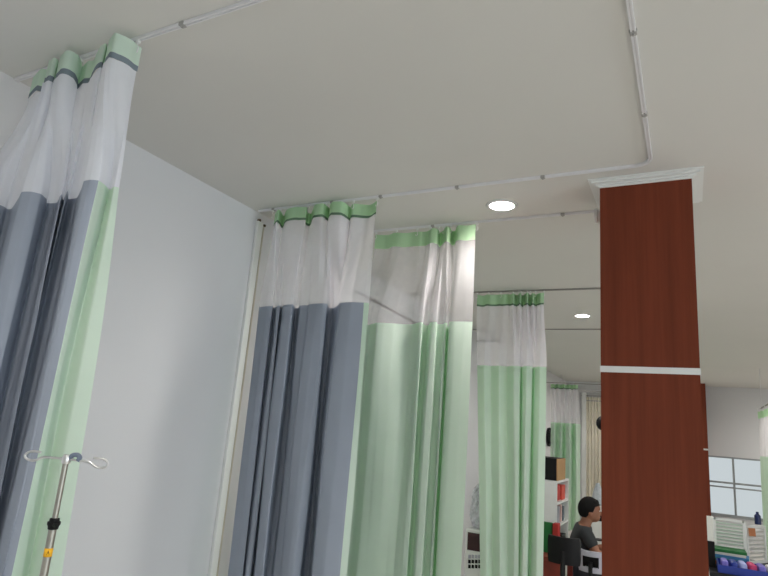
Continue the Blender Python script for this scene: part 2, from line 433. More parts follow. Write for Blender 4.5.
# 2: grey curtain beside the conduit
h2 = [(275, .02), (278, -.04), (281, .0), (284, .04), (287, -.03), (296, -.035), (306, -.03), (307, .03), (311, .05), (313, -.02), (315, -.05), (322, -.045), (327, .0), (330, .03), (329.5, -.02), (332, -.05), (341, -.045), (347, .0), (350, .03), (352, .0), (362, .02), (370, .025), (376, .0)]
b2 = [(259, .02), (266, -.005), (272.5, .0), (274, .05), (275.5, .03), (277, -.01), (280.5, -.005), (281.5, .05), (283, .0), (285, -.03), (292, -.035), (295, .06), (299, .07), (301, .01), (308, .0), (309, -.03), (316, -.045), (322, -.045), (327, -.02), (329.5, .08), (334, .1), (337, .02), (339, -.05), (350, -.055), (363.5, -.03), (369.5, -.01)]
t2 = plan(307, Y2, b2)
bt2 = [(x + .035 * (1 - i / 25) + (.015 if i in (10, 11, 12) else 0), y) for i, (x, y) in enumerate(t2)]
curtain('grey curtain with a thin green edge beside the white wall conduit', Y2, HC, plan(214, Y2, [(a, b * 1.3) for a, b in h2]), HC - .03, HC - .112, t2, bt2, CAMZ + .625, .3, M_grey,
        border=24, trim=M_gtrim, nhook=9, seed=5, double=((18, 23),))
# 3: nearest all-green curtain
h3 = [(375, .0), (385, .012), (398, -.008), (410, .01), (420, .0), (427, .02), (431, -.03), (437, -.02), (440, .06), (443, .02), (446, -.05), (449, -.03), (452, .05), (455, .04), (457, -.03), (466, -.04), (475, -.03)]
b3 = [(344, .02), (356, .0), (367, .03), (371, .03), (377, -.02), (385, -.015), (395, .0), (405, .015), (412, .02), (416, .0), (419, -.02), (423, -.02), (424.5, .05), (428, .06), (429, -.01), (431, -.035), (437, -.03), (438, .03), (443.5, .035), (444.5, -.01), (446.8, -.005), (447.3, .1), (449.2, .11), (449.6, -.03), (455, -.05), (464, -.05), (472.5, -.04)]
t3 = plan(323, Y3, b3)
bt3 = list(t3)
curtain('pale green curtain beside the grey one, on the rail that ends at the near pillar', Y3, HC, plan(240, Y3, h3), HC - .032, HC - .128, t3, bt3, CAMZ + .617, .3, M_green,
        nhook=9, seed=8, net=M_netf, double=((10, 13), (14, 17)))
# 4: second all-green curtain
h4 = [(477, .0), (483, .015), (490, -.01), (497, .015), (504, -.01), (510, .02), (513, -.04), (517, .05), (520, -.04), (523, .06), (527, -.04), (530, .06), (533, -.03), (536, .05), (540, -.02), (544, .0)]
b4 = [(477, .0), (484, -.03), (491, .02), (499, -.03), (507, .02), (514, -.04), (520, -.02), (521.5, .06), (523, .0), (527, -.05), (532, -.02), (533.5, .07), (535.5, .0), (540, -.05), (546.5, -.02)]
t4 = plan(366, Y4, b4)
curtain('second pale green curtain, hanging behind the nearest green one', Y4, HC, plan(300, Y4, h4), HC - .03, HC - .135, t4, [(x + .125 * max(0, 1 - i / 9), y) for i, (x, y) in enumerate(t4)], CAMZ + .573, .3, M_green, trim=M_gtrim,
        nhook=10, seed=11, double=((5, 14),))
# 5: small distant curtain
h5 = [(550.5, .05), (553, -.05), (555.5, .06), (558.5, -.06), (561, .06), (564, -.06), (567, .05), (569.5, -.06), (572, .05), (575, -.04), (578, .0)]
b5 = [(551, .05), (554, -.06), (557, .08), (561, -.06), (564, .08), (566, -.04), (570, -.08), (573, .05), (576, -.06), (580.5, .0)]
t5 = plan(423, Y5, b5)
curtain('small distant green curtain above the seated person', Y5, HL, plan(388, Y5, h5), HL - .03, HL - .105, t5, t5, on_y(565, 423, Y5).z, .3, M_green, trim=M_gtrim, nhook=8, seed=13)
# 6: curtain at the right edge, along a rail hung from the ceiling
x6 = .96; ytop = CAMZ + .62
hd6 = [(x6 + (.05 if k % 2 else -.05) + .004 * k, 10.4 - k * .17) for k in range(14)]
r6 = rail([(x6, 10.5), (x6, 7.8)], ytop + .06, [(x6, 10.3), (x6, 9.2), (x6, 8.0)], 'hung rail carrying the green curtain at the right edge', M_railend)
rods = MB()
for yy in (10.3, 9.1, 7.9):
    zt = HC
    MB().tube([(x6, yy, ytop + .05), (x6, yy, zt)], .004, 8).build('drop_rod', M_rail, r6, True)
curtain('green curtain with white mesh top at the right edge by the frosted window', 9.3, ytop + .06, hd6, ytop, ytop - .1, hd6, [(a - .03, b) for a, b in hd6], CAMZ - .02, .3, M_green, nhook=8, axis='x', seed=17)
# cream curtain on the far wall
hdc = [(on_y(586 + k * 1.6, 415, YB - .12).x, YB - .14 + (.025 if k % 2 else -.02)) for k in range(16)]
rail([(hdc[0][0] - .1, YB - .14), (hdc[-1][0] + .2, YB - .14)], HL, [], 'rail along the far wall carrying the cream curtain', M_railend)
curtain('cream curtain on the far wall behind the seated person', YB - .14, HL, hdc, HL - .03, HL - .1, hdc, hdc, HL - .12, .2, M_cream, nhook=8, seed=19, header_m=M_cream)
# white corner post on the far wall
px_ = on_y(583.5, 420, YB - .2).x
tag(struct('trim_1', MB().span((px_ - .04, YB - .2, 0), (px_ + .05, YB - .0, HL + .05), bev=.01), M_white), None)

M_hang = mat('hook_grey', (96, 98, 96), rough=.5)
# bare rail with hooks seen through the second green curtain's mesh
y6 = 6.93
hr = rail([(WL + .02, y6), (-.78, y6)], HC - .0, [(-2.2, y6)], 'ceiling rail with hanging hooks seen through the second green curtain', M_railend)
zb = on_y(492, 341, y6).z
for px in (480, 487, 494, 501):
    q = on_y(px, 336, y6)
    MB().tube([(q.x, y6, HC - .012), (q.x, y6, zb + .01), (q.x + .02, y6, zb - .005), (q.x + .03, y6, zb + .015)], .012, 6).build('hook', M_hang, hr, True)
MB().tube([(on_y(477, 341, y6).x, y6, zb), (on_y(504, 341, y6).x, y6, zb)], .014, 8).build('hanging_rod', M_hang, hr, True)

# ------------------------------------------------------------------ conduit and cable on the left wall
ctop = on_x(260, 222, WL + .01)
con = thing('wall_conduit', (WL, ctop.y, 0), 'white vertical conduit on the left wall beside the grey curtain', 'conduit')
MB().span((WL, ctop.y - .028, 0.1), (WL + .022, ctop.y + .022, ctop.z), bev=.004).build('casing', M_white, con)
MB().tube(spline([(WL + .01, ctop.y + .038, .1), (WL + .01, ctop.y + .036, 1.2), (WL + .01, ctop.y + .04, 2.2), (WL + .01, ctop.y + .038, ctop.z - .012)], 6), .007, 8).build('cable', M_beige, con, True)
for dy, dz in ((-.012, .006), (.04, -.012)):
    MB().box((WL + .012, ctop.y + dy, ctop.z + dz), (.024, .014, .016), bev=.003).build('clip', M_brown, con)
c0 = on_x(330, 277, WL + .01); c1 = on_x(425, 328, WL + .01)
tag(MB().tube([(WL + .008, c0.y + (c1.y - c0.y) * t / 6, c0.z + (c1.z - c0.z) * t / 6) for t in (.95, 2, 3, 4, 5, 6, 7)], .009, 8).build('wall_cable', mat('dark_brown', (74, 54, 42), rough=.7), None, True),
    'thin brown cable sloping along the left wall behind the curtain mesh', 'cable')

# ------------------------------------------------------------------ ceiling downlights
def downlight(loc, label):
    x, y, z = loc
    o = thing('ceiling_light', loc, label, 'ceiling light', 'round ceiling downlights')
    MB().lathe([(.066, z - .003), (.068, z - .009), (.084, z - .006), (.088, z - .0005), (.066, z - .0005)], (x, y, 0), 36).build('trim_ring', M_white, o, True)
    MB().lathe([(.0001, z - .007), (.05, z - .0065), (.067, z - .004)], (x, y, 0), 36).build('diffuser', M_lamp, o, True)
    return o
L1 = on_z(502, 205, HC); L2 = on_z(582, 315.5, HC)
d0 = downlight((L1.x, L1.y, HC), 'lit round ceiling light above the nearest green curtain, nearest of the two')
spots = [((L2.x, L2.y, HC), 'lit round ceiling light farther back, level with the left edge of the near pillar'),
         ((-.9, -.1, HC), 'lit round ceiling light above the camera'), ((-.2, 9.2, HC), 'added round ceiling light unseen behind the near pillar, nearer of the two'),  # the one behind the pillar is an extra lamp lifting the far ceiling
         ((-.95, 11.9, HC), 'added round ceiling light unseen behind the near pillar, brightening the cream curtain')]  # unseen lamp added to brighten the cream curtain and distant netting
for ix, xx in enumerate((1.75, 4.4)):
    for iy, yy in enumerate((-.1, 3.0, 6.1, 9.2, 12.2)):
        spots.append(((xx + (.25 if yy > 9 else 0), yy, HC), 'lit round ceiling light out of view to the right, ' + ('first', 'second')[ix] + ' column, ' + ('first', 'second', 'third', 'fourth', 'fifth')[iy] + ' along'))
for loc, lb in spots:
    c = copy_tree(d0); c.location = loc; c['label'] = lb
for k, (loc, lb) in enumerate([((L1.x, L1.y, HC), '')] + spots):       # the beam of each downlight
    sp = bpy.data.lights.new('downlight_beam', 'SPOT'); sp.energy = 40.0; sp.spot_size = math.radians(164); sp.spot_blend = 0.6
    sp.color = (1.0, .955, .90); sp.shadow_soft_size = .06
    so = bpy.data.objects.new('downlight_beam', sp); COL.objects.link(so); so.location = (loc[0], loc[1], HC - .012 - .06)

# ------------------------------------------------------------------ drip stand
yP = 1.03
top = on_y(66.5, 459, yP); px_, py_, zt = top
iv = thing('drip_stand', (px_, py_, 0), 'chrome drip stand with two looped hooks in front of the grey curtain', 'drip stand')
zk = on_y(54, 523, yP).z
MB().tube([(px_, py_, .5), (px_, py_, zk - .01)], .0095, 18).build('lower_tube', M_steel, iv, 'auto')
MB().tube([(px_, py_, zk - .05), (px_, py_, zt + .004)], .007, 16).build('upper_rod', M_steel, iv, 'auto')
MB().lathe([(.0085, zk + .012), (.0115, zk + .011), (.012, zk + .005), (.0155, zk + .003), (.0155, zk - .003), (.013, zk - .007), (.012, zk - .014), (.0105, zk - .015)], (px_, py_, 0), 24).build('clamp_collar', M_black, iv, 'auto')
MB().lathe([(.0, 0), (.004, 0), (.005, .006), (.004, .008), (.0, .008)], (px_ + .012, py_ - .008, zk - .002), 14, 'X').build('clamp_knob', M_black, iv, 'auto')
MB().lathe([(.0, zt + .012), (.008, zt + .011), (.011, zt + .004), (.011, zt - .008), (.0085, zt - .012)], (px_, py_, 0), 20).build('hub', M_chrome, iv, 'auto')
def hookarm(d, tilt=0.0):
    d = Vector(d).normalized()
    prof = [(.008, .0), (.03, -.0), (.058, -.001), (.068, -.004), (.078, -.01), (.092, -.012), (.105, -.008), (.109, .0), (.101, .008), (.086, .011), (.07, .01)]
    return MB().tube(spline([(px_ + d.x * s, py_ + d.y * s, zt + z - tilt * s) for s, z in prof], 6), .0032, 8)
hookarm((-.89, -.45), -.015).build('hook', M_chrome, iv, True)
hookarm((.89, .45), .03).build('hook', M_chrome, iv, True)
hk = MB().tube(spline([(px_ + .89 * a_, py_ + .45 * a_, zt + b_) for a_, b_ in ((.006, .0), (.014, .01), (.026, .012), (.034, .006), (.03, -.002))], 5), .006, 10)
tag(hk.build('hook', M_blueg, iv, True), 'short blue-grey plastic hook')
zl = on_y(48, 552, yP).z
MB().lathe([(.0097, zl - .01), (.0101, zl - .01), (.0101, zl + .01), (.0097, zl + .01)], (px_, py_, 0), 24).build('yellow_label', M_yellow, iv, True)
# black warning triangle wrapped on the label
cd = math.atan2(-py_, -px_)
def onl(a, z): return (px_ + .0103 * math.cos(cd + a), py_ + .0103 * math.sin(cd + a), zl + z)
MB().add([onl(-.4, -.006), onl(.4, -.006), onl(.12, .001), onl(0, .007), onl(-.12, .001)], [(0, 1, 2, 3, 4)]).build('warning_triangle', M_black, iv)
for k in range(5):
    a = k * 2 * math.pi / 5 + .3
    c, s_ = math.cos(a), math.sin(a)
    MB().tube([(px_ + c * .02, py_ + s_ * .02, .13), (px_ + c * .16, py_ + s_ * .16, .1), (px_ + c * .26, py_ + s_ * .26, .08)], [.014, .012, .01], 10).build('foot', M_steel, iv, True)
    MB().lathe([(.0, -.012), (.024, -.012), (.026, 0), (.024, .012), (.0, .012)], (px_ + c * .26, py_ + s_ * .26, .0265), 16, 'X').build('caster', M_black, iv, True)
MB().lathe([(.03, .1), (.03, .15), (.018, .17), (.0145, .51), (.0096, .52)], (px_, py_, 0), 20).build('base_tube', M_steel, iv, 'auto')

# ------------------------------------------------------------------ black dome on the pillar
q = on_y(599, 423, 3.1)
dm = thing('wall_sensor', (PX0, 3.1, q.z), 'small black round fitting on the left side of the near pillar', 'sensor')
MB().span((PX0 - .012, 3.07, q.z - .025), (PX0, 3.13, q.z + .025), bev=.003).build('mount', M_black, dm)
xe = on_y(596.5, 423, 3.1).x
MB().tube([(PX0 - .01, 3.1, q.z), (xe + .03, 3.1, q.z)], .012, 10).build('arm', M_black, dm)
MB().ball((xe + .03, 3.1, q.z), (.032, .032, .036)).build('dome', M_black, dm, True)

# ------------------------------------------------------------------ trolley and wrapped item between the green curtains
yt = 5.3
a = on_y(465.5, 528, yt); b = on_y(486, 528, yt)
xl, xw, tz = a.x, b.x, a.z
tr = thing('instrument_trolley', ((xl + xw) / 2, yt + .14, 0), 'white trolley cabinet with a dark red panel between the two green curtains', 'trolley')
MB().span((xl, yt, .12), (xw, yt + .28, tz), bev=.012).build('body', M_white, tr)
q0 = on_y(468, 532, yt); q1 = on_y(481, 552, yt)
MB().span((q0.x, yt - .006, q1.z), (q1.x, yt + .004, q0.z), bev=.002).build('screen', M_dkred, tr)
for k in range(3):
    for c in range(4):
        e = on_y(469.5 + c * 3.4, 556.5 + k * 5, yt)
        MB().span((e.x - .011, yt - .006, e.z - .014), (e.x + .011, yt + .004, e.z + .014), bev=.002).build('button', M_lgrey if k == 0 else M_black, tr)
for dx in (xl + .04, xw - .04):
    for dy in (.05, .23):
        MB().span((dx - .015, yt + dy - .015, .07), (dx + .015, yt + dy + .015, .13)).lathe([(.0, -.012), (.03, -.012), (.034, 0), (.03, .012), (.0, .012)], (dx, yt + dy, .035), 16, 'X').build('caster', M_black, tr, 'auto')
bag = MB(); rnd = random.Random(4)
prof = [(.0, .0), (.08, .004), (.105, .05), (.115, .1), (.11, .16), (.105, .22), (.1, .28), (.085, .33), (.06, .37), (.03, .4), (.0, .41)]
bag.lathe(prof, (0, 0, 0), 34)
bag.v = [Vector((v.x * (1 + rnd.uniform(-.17, .17)), v.y * (1 + rnd.uniform(-.17, .17)), v.z + rnd.uniform(-.004, .008) * (1 if v.z > .01 else 0))) + Vector((xl + .115, yt + .14, tz + .003)) for v in bag.v]
bg = bag.build('plastic_bag', mat('crinkled_plastic', (206, 208, 214), rough=0.15, var=0.3, scale=45, spec=0.8), None)
tag(bg, 'crinkled pale plastic bag on top of the white trolley', 'bag')

# ------------------------------------------------------------------ shelf unit with boxes
xs = -1.335; ys0, ys1 = 7.0, 7.72; zt_ = on_y(551, 480.5, ys0).z
zt_ = min(zt_, on_y(551, 480.5, ys0).z)
sh = thing('shelf_unit', (xs - .2, (ys0 + ys1) / 2, 0), 'white open shelf unit behind the second green curtain', 'shelf')
MB().span((xs - .42, ys0, 0), (xs, ys0 + .02, zt_)).build('side_panel', M_white, sh)
MB().span((xs - .42, ys1 - .02, 0), (xs, ys1, zt_)).build('side_panel', M_white, sh)
MB().span((xs - .42, ys0 + .02, 0), (xs - .405, ys1 - .02, zt_)).build('back_panel', M_white, sh)
lev = [zt_ - .012, on_y(557, 504, ys0).z, on_y(557, 527, ys0).z, .45, .1]
for z in lev: MB().span((xs - .405, ys0 + .02, z - .012), (xs, ys1 - .02, z + .012)).build('shelf_board', M_white, sh)
def upright(name, m, x, y, z, w_, d_, h_, label, cat, group=None):
    o = MB().box((x, y, z + h_ / 2), (d_, w_, h_), bev=.003).build(name, m)
    return tag(o, label, cat, group)
z0 = lev[1] + .012
tag(MB().box((xs - .12, 7.2, z0 + .09), (.2, .2, .18), bev=.02).lathe([(.04, 0), (.045, .03), (.0, .035)], (xs - .12, 7.2, z0 + .18), 14).build('canister', M_red, None, 'auto'), 'red canister on the upper shelf of the white unit', 'canister')
upright('storage_box', mat('red_card', (214, 84, 66), rough=.6), xs - .12, 7.5, z0, .2, .2, .16, 'lighter red box behind the red canister on the white unit', 'box')
z0 = lev[2] + .012
for k, (m, h_, lb) in enumerate(((M_paper, .2, 'white binder on the middle shelf of the white unit, nearest the viewer'), (M_lgrey, .18, 'grey binder on the middle shelf between two pale ones'),
                                 (mat('pink_card', (214, 180, 178)), .19, 'pinkish binder on the middle shelf of the white unit'), (M_trim, .16, 'blue-grey binder on the middle shelf, farthest from the viewer'))):
    upright('binder', m, xs - .12, 7.1 + k * .14, z0, .06, .2, h_, lb, 'binder', 'binders on the middle shelf')
z0 = lev[3] + .012
for k, (m, lb) in enumerate(((M_dred, 'dark red box on the low shelf of the white unit'), (M_black, 'black box on the low shelf of the white unit'))):
    upright('storage_box', m, xs - .13, 7.2 + k * .3, z0, .22, .24, .2, lb, 'box', 'boxes on the low shelf')
bx = thing('file_box', (xs - .15, 7.25, zt_), 'black file box with a brown end on top of the white shelf unit', 'box')
zb2 = on_y(551, 458, 7.02).z
MB().span((xs - .4, 7.02, zt_ + .001), (xs - .012, 7.5, zb2), bev=.004).build('body', M_black, bx)
tag(MB().span((xs - .012, 7.02, zt_ + .001), (xs - .0, 7.5, zb2 - .004), bev=.003).build('end_panel', M_brd, bx), 'brown cardboard end panel')
# wall clock, seen nearly edge on
cq = on_x(549.5, 437, WL + .03)
ck = thing('wall_clock', (WL, cq.y, cq.z), 'round black-rimmed wall clock on the left wall beyond the second green curtain', 'clock')
MB().lathe([(.15, 0), (.17, .0), (.175, .03), (.17, .05), (.15, .052), (.148, .03)], (WL, cq.y, cq.z), 36, 'X').build('rim', M_black, ck, 'auto')
MB().lathe([(.0, .03), (.15, .03)], (WL, cq.y, cq.z), 36, 'X').build('dial', M_white, ck)
MB().span((WL + .032, cq.y - .006, cq.z), (WL + .036, cq.y + .006, cq.z + .11)).build('minute_hand', M_black, ck)
MB().span((WL + .032, cq.y, cq.z - .006), (WL + .036, cq.y + .075, cq.z + .006)).build('hour_hand', M_black, ck)

# ------------------------------------------------------------------ table with folders, chairs
ty = 5.6
tzp = .73
x0 = on_y(544, 560, ty).x - .25; x1 = on_y(565.5, 560, ty).x
tb = thing('side_table', ((x0 + x1) / 2, ty + .25, 0), 'low dark red wooden table behind the black office chair', 'table')
MB().span((x0, ty, tzp - .03), (x1, ty + .5, tzp), bev=.006).build('tabletop', M_dred, tb)
MB().span((x0 + .03, ty + .02, tzp - .4), (x1 - .03, ty + .04, tzp - .03)).build('apron', M_dred, tb)
for xx in (x0 + .04, x1 - .04):
    for yy in (ty + .04, ty + .46): MB().span((xx - .022, yy - .022, 0), (xx + .022, yy + .022, tzp - .03)).build('leg', M_dred, tb)
g0 = on_y(545, 522, 5.8)
gx = on_y(552, 535, 5.8).x
g1 = MB().span((gx - .14, 5.8, tzp + .001), (gx, 5.84, g0.z), bev=.004).build('folder', M_dkgreen); tag(g1, 'green folder standing on the low red table beside a red one', 'folder')
gx2 = on_y(558.5, 535, 5.8).x
g2 = MB().span((gx + .008, 5.78, tzp + .001), (gx2, 5.88, g0.z + .0), bev=.004).build('folder', mat('folder_red', (166, 40, 34))); tag(g2, 'red folder standing on the low red table beside a green one', 'folder')

def office_chair(x, y, rz, label, panel, frame, bw, bh, zc_, seatm, hollow=False):
    o = thing('office_chair', (x, y, 0), label, 'chair')
    F = Vector((math.cos(rz), math.sin(rz), 0)); S = Vector((-F.y, F.x, 0))
    def P(f, s, z): return Vector((x, y, 0)) + F * f + S * s + Vector((0, 0, z))
    # curved back: grid in s / z
    mb = MB(); ns, nz = 10, 8; vs = []
    for side in (0, 1):
        for j in range(nz + 1):
            for i in range(ns + 1):
                s = (i / ns - .5) * bw; z = zc_ + (j / nz - .5) * bh
                k = 1 - .12 * max(0, abs(j / nz - .5) * 2 - .6)
                vs.append(P(-.2 - .05 * (1 - (2 * s / bw) ** 2) - .06 * (z - zc_) - side * .03, s * k, z))
    w_ = ns + 1; t = w_ * (nz + 1); fs = []
    for j in range(nz):
        for i in range(ns):
            a_ = j * w_ + i
            if hollow and 2 <= j <= 5 and 2 <= i <= 7: continue
            fs += [(a_, a_ + 1, a_ + w_ + 1, a_ + w_), (t + a_, t + a_ + w_, t + a_ + w_ + 1, t + a_ + 1)]
    for i in range(ns): fs += [(i, t + i, t + i + 1, i + 1), (nz * w_ + i, nz * w_ + i + 1, t + nz * w_ + i + 1, t + nz * w_ + i)]
    for j in range(nz): fs += [(j * w_, (j + 1) * w_, t + (j + 1) * w_, t + j * w_), (j * w_ + ns, t + j * w_ + ns, t + (j + 1) * w_ + ns, (j + 1) * w_ + ns)]
    mb.add(vs, fs); mb.build('backrest', panel, o, 'auto')
    if hollow:
        m2 = MB(); m2.add([P(-.235, -bw * .32, zc_ - bh * .28), P(-.235, bw * .32, zc_ - bh * .28), P(-.25, bw * .32, zc_ + bh * .3), P(-.25, -bw * .32, zc_ + bh * .3)], [(0, 1, 2, 3)])
        m2.build('back_mesh', M_black, o)
    MB().box(P(.02, 0, .46), (.44, .44, .07), rz=rz, bev=.03).build('seat', seatm, o, 'auto')
    MB().tube([P(-.15, 0, .44), P(-.26, 0, .5), P(-.27, 0, zc_)], .02, 8).build('back_bracket', frame, o, True)
    MB().tube([P(0, 0, .08), P(0, 0, .43)], .025, 12).build('gas_column', frame, o, True)
    for k in range(5):
        a_ = k * 2 * math.pi / 5 + rz + .3
        e = Vector((x + .26 * math.cos(a_), y + .26 * math.sin(a_), .065))
        MB().tube([(x, y, .1), e], [.024, .015], 8).build('base_leg', frame, o, True)
        MB().lathe([(.0, -.012), (.026, -.012), (.028, 0), (.026, .012), (.0, .012)], (e.x, e.y, .0285), 14, 'X').build('caster', M_black, o, True)
    return o
cA = on_y(564, 550, 5.08)
office_chair(cA.x, 5.3, math.radians(90), 'black office chair with a broad solid back in front of the low red table', M_black, M_black, .25, .2, cA.z, M_dred)
cB = on_y(593.5, 558, 5.62)
office_chair(cB.x, 5.85, math.radians(86), 'office chair with a grey-framed back beside the seated person', M_lgrey, M_black, .22, .17, cB.z - .03, M_black, True)

# desk with monitor
yd = 6.45
dx0 = on_y(589, 540, yd).x; dx1 = dx0 + .75
dk = thing('desk', ((dx0 + dx1) / 2, yd + .3, 0), 'pale green desk the seated person is leaning on', 'desk')
dzt = .735
MB().span((dx0 + .13, yd, dzt - .03), (dx1, yd + .62, dzt), bev=.005).build('desktop', M_lgreen, dk)
MB().span((dx0 + .15, yd + .34, 0), (dx0 + .17, yd + .6, dzt - .03)).build('side_panel', M_lgreen, dk)
MB().span((dx1 - .04, yd + .02, 0), (dx1 - .02, yd + .6, dzt - .03)).build('side_panel', M_lgreen, dk)
MB().span((dx0 + .17, yd + .58, .2), (dx1 - .04, yd + .6, dzt - .03)).build('back_panel', M_lgreen, dk)
m0 = on_y(592, 511, 6.95); m1 = on_y(605, 522, 6.95)
mo = thing('monitor', ((m0.x + m1.x) / 2, 6.95, dzt), 'small black monitor on the pale green desk beside the person', 'monitor')
MB().span((m0.x, 6.94, m1.z), (m1.x + .12, 6.975, m0.z), bev=.006).build('housing', M_black, mo)
MB().span((m0.x + .012, 6.972, m1.z + .012), (m1.x + .108, 6.978, m0.z - .012)).build('screen', mat('screen_dark', (12, 14, 20), rough=.15), mo)
MB().span(((m0.x + m1.x) / 2 + .04, 6.95, dzt + .01), ((m0.x + m1.x) / 2 + .08, 6.965, m1.z + .02)).build('neck', M_black, mo)
MB().span(((m0.x + m1.x) / 2 - .03, 6.9, dzt + .001), ((m0.x + m1.x) / 2 + .15, 7.02, dzt + .013), bev=.003).build('foot', M_black, mo)
pp = MB()
pv = [on_y(591, 523, 6.62), on_y(603, 524, 6.62), on_y(604, 541, 6.55), on_y(592, 540, 6.55)]
zp = dzt + .002
pp = MB().box((dx0 + .3, yd + .22, zp + .05), (.22, .012, .2), rz=.2, rx=-.5).build('document_tray', M_lgreen)
pp.location.z += .045
tag(pp, 'pale green clipboard leaning on the desk in front of the person', 'clipboard')
# white cabinet behind, with a grey wrapped bottle
yc = 8.6
c0_ = on_y(588, 505, yc)
cb = thing('cabinet', (c0_.x + .35, yc + .2, 0), 'white low cabinet behind the monitor', 'cabinet')
MB().span((c0_.x, yc, .0), (c0_.x + .8, yc + .4, c0_.z - .02), bev=.004).build('body', M_white, cb)
MB().span((c0_.x - .01, yc - .02, c0_.z - .02), (c0_.x + .81, yc + .41, c0_.z), bev=.004).build('worktop', M_paper, cb)
MB().span((c0_.x + .02, yc - .012, .1), (c0_.x + .39, yc, c0_.z - .05), bev=.003).build('door', M_white, cb)
MB().span((c0_.x + .41, yc - .012, .1), (c0_.x + .78, yc, c0_.z - .05), bev=.003).build('door', M_white, cb)
bq = on_y(597.5, 503, yc + .1)
hb = on_y(597.5, 483, yc + .1).z - c0_.z
bb = MB().lathe([(.0, 0), (.085, .002), (.09, .03), (.08, hb * .35), (.055, hb * .7), (.03, hb * .86), (.026, hb * .96), (.0, hb)], (0, 0, 0), 24)
rn2 = random.Random(2)
bb.v = [Vector((v.x * (1 + rn2.uniform(-.08, .08)), v.y * (1 + rn2.uniform(-.08, .08)), v.z)) + Vector((bq.x, yc + .15, c0_.z + .001)) for v in bb.v]
tag(bb.build('wrapped_bottle', mat('grey_wrap', (188, 194, 200), rough=.35, var=.15, scale=30), None, True), 'grey plastic-wrapped bottle on the white low cabinet', 'bottle')

# ------------------------------------------------------------------ seated person
def skin_mesh(pts, edges, radii, root=0, levels=1):
    me = bpy.data.meshes.new('tmp'); me.from_pydata([tuple(p) for p in pts], edges, [])
    o = bpy.data.objects.new('tmp', me); COL.objects.link(o)
    o.modifiers.new('s', 'SKIN')
    sv = me.skin_vertices[0].data
    for i, r in enumerate(radii):
        sv[i].radius = (r, r) if not isinstance(r, tuple) else r
        sv[i].use_root = (i == root)
    ss = o.modifiers.new('u', 'SUBSURF'); ss.levels = levels; ss.render_levels = levels
    dg = bpy.context.evaluated_depsgraph_get(); ev = o.evaluated_get(dg); m2 = ev.to_mesh()
    mb = MB(); mb.add([v.co.copy() for v in m2.vertices], [tuple(p.vertices) for p in m2.polygons])
    ev.to_mesh_clear(); bpy.data.objects.remove(o); bpy.data.meshes.remove(me); return mb
hx = on_y(580.5, 540, 6.3)
PB = Vector((hx.x - .02, 6.3, 0)); Fv = Vector((.96, .28, 0)).normalized(); Sv = Vector((-Fv.y, Fv.x, 0))
def W(f, s, z): return PB + Fv * f + Sv * s + Vector((0, 0, z))
per = thing('person', (PB.x, PB.y, 0), 'seated person in a dark T-shirt leaning one forearm on the desk', 'person')
J = {'pel': (0, 0, .52), 'sp': (-.01, 0, .66), 'ch': (.02, 0, .82), 'nb': (.05, 0, .93), 'nk': (.075, 0, .985), 'hd': (.1, 0, 1.05), 'ht': (.1, 0, 1.12),
     'shr': (.045, -.16, .9), 'elr': (.15, -.21, .72), 'wrr': (.36, -.14, .765), 'pmr': (.43, -.12, .77),
     'shl': (.045, .16, .9), 'ell': (.16, .2, .71), 'wrl': (.36, .13, .765), 'pml': (.43, .11, .77),
     'hir': (.03, -.09, .5), 'knr': (.42, -.11, .5), 'anr': (.4, -.11, .1), 'tor': (.55, -.12, .035),
     'hil': (.03, .09, .5), 'knl': (.42, .11, .5), 'anl': (.4, .11, .1), 'tol': (.55, .12, .035)}
Rd = {'pel': .12, 'sp': .115, 'ch': .125, 'nb': .07, 'nk': .05, 'hd': .07, 'ht': .07, 'shr': .06, 'elr': .04, 'wrr': .027, 'pmr': (.036, .018), 'shl': .06, 'ell': .04, 'wrl': .027, 'pml': (.036, .018),
      'hir': .085, 'knr': .058, 'anr': .037, 'tor': .03, 'hil': .085, 'knl': .058, 'anl': .037, 'tol': .03}
E_ = [('pel', 'sp'), ('sp', 'ch'), ('ch', 'nb'), ('nb', 'nk'), ('nk', 'hd'), ('hd', 'ht')]
for q_ in 'rl': E_ += [('ch', 'sh' + q_), ('sh' + q_, 'el' + q_), ('el' + q_, 'wr' + q_), ('wr' + q_, 'pm' + q_), ('pel', 'hi' + q_), ('hi' + q_, 'kn' + q_), ('kn' + q_, 'an' + q_), ('an' + q_, 'to' + q_)]
def chain(keys, grow=0.0, over=None):
    ks = [k for k in keys]; idx = {k: i for i, k in enumerate(ks)}
    ed = [(idx[a], idx[b]) for a, b in E_ if a in idx and b in idx]
    rad = []
    for k in ks:
        r = (over or {}).get(k, Rd[k]); rad.append(tuple(v + grow for v in r) if isinstance(r, tuple) else r + grow)
    return skin_mesh([W(*J[k]) for k in ks], ed, rad, 0, 2)
body = chain(list(J))
def ell(c, r, mb):                      # ellipsoid in the person's own axes
    t = MB().ball((0, 0, 0), r, 24, 16)
    mb.add([W(c[0], c[1], c[2]) + Fv * v.x + Sv * v.y + Vector((0, 0, v.z)) for v in t.v], t.f)
ell((.112, 0, 1.09), (.094, .074, .112), body)              # skull
ell((.15, 0, 1.03), (.05, .05, .045), body)                 # jaw
ell((.208, 0, 1.068), (.018, .012, .02), body)              # nose
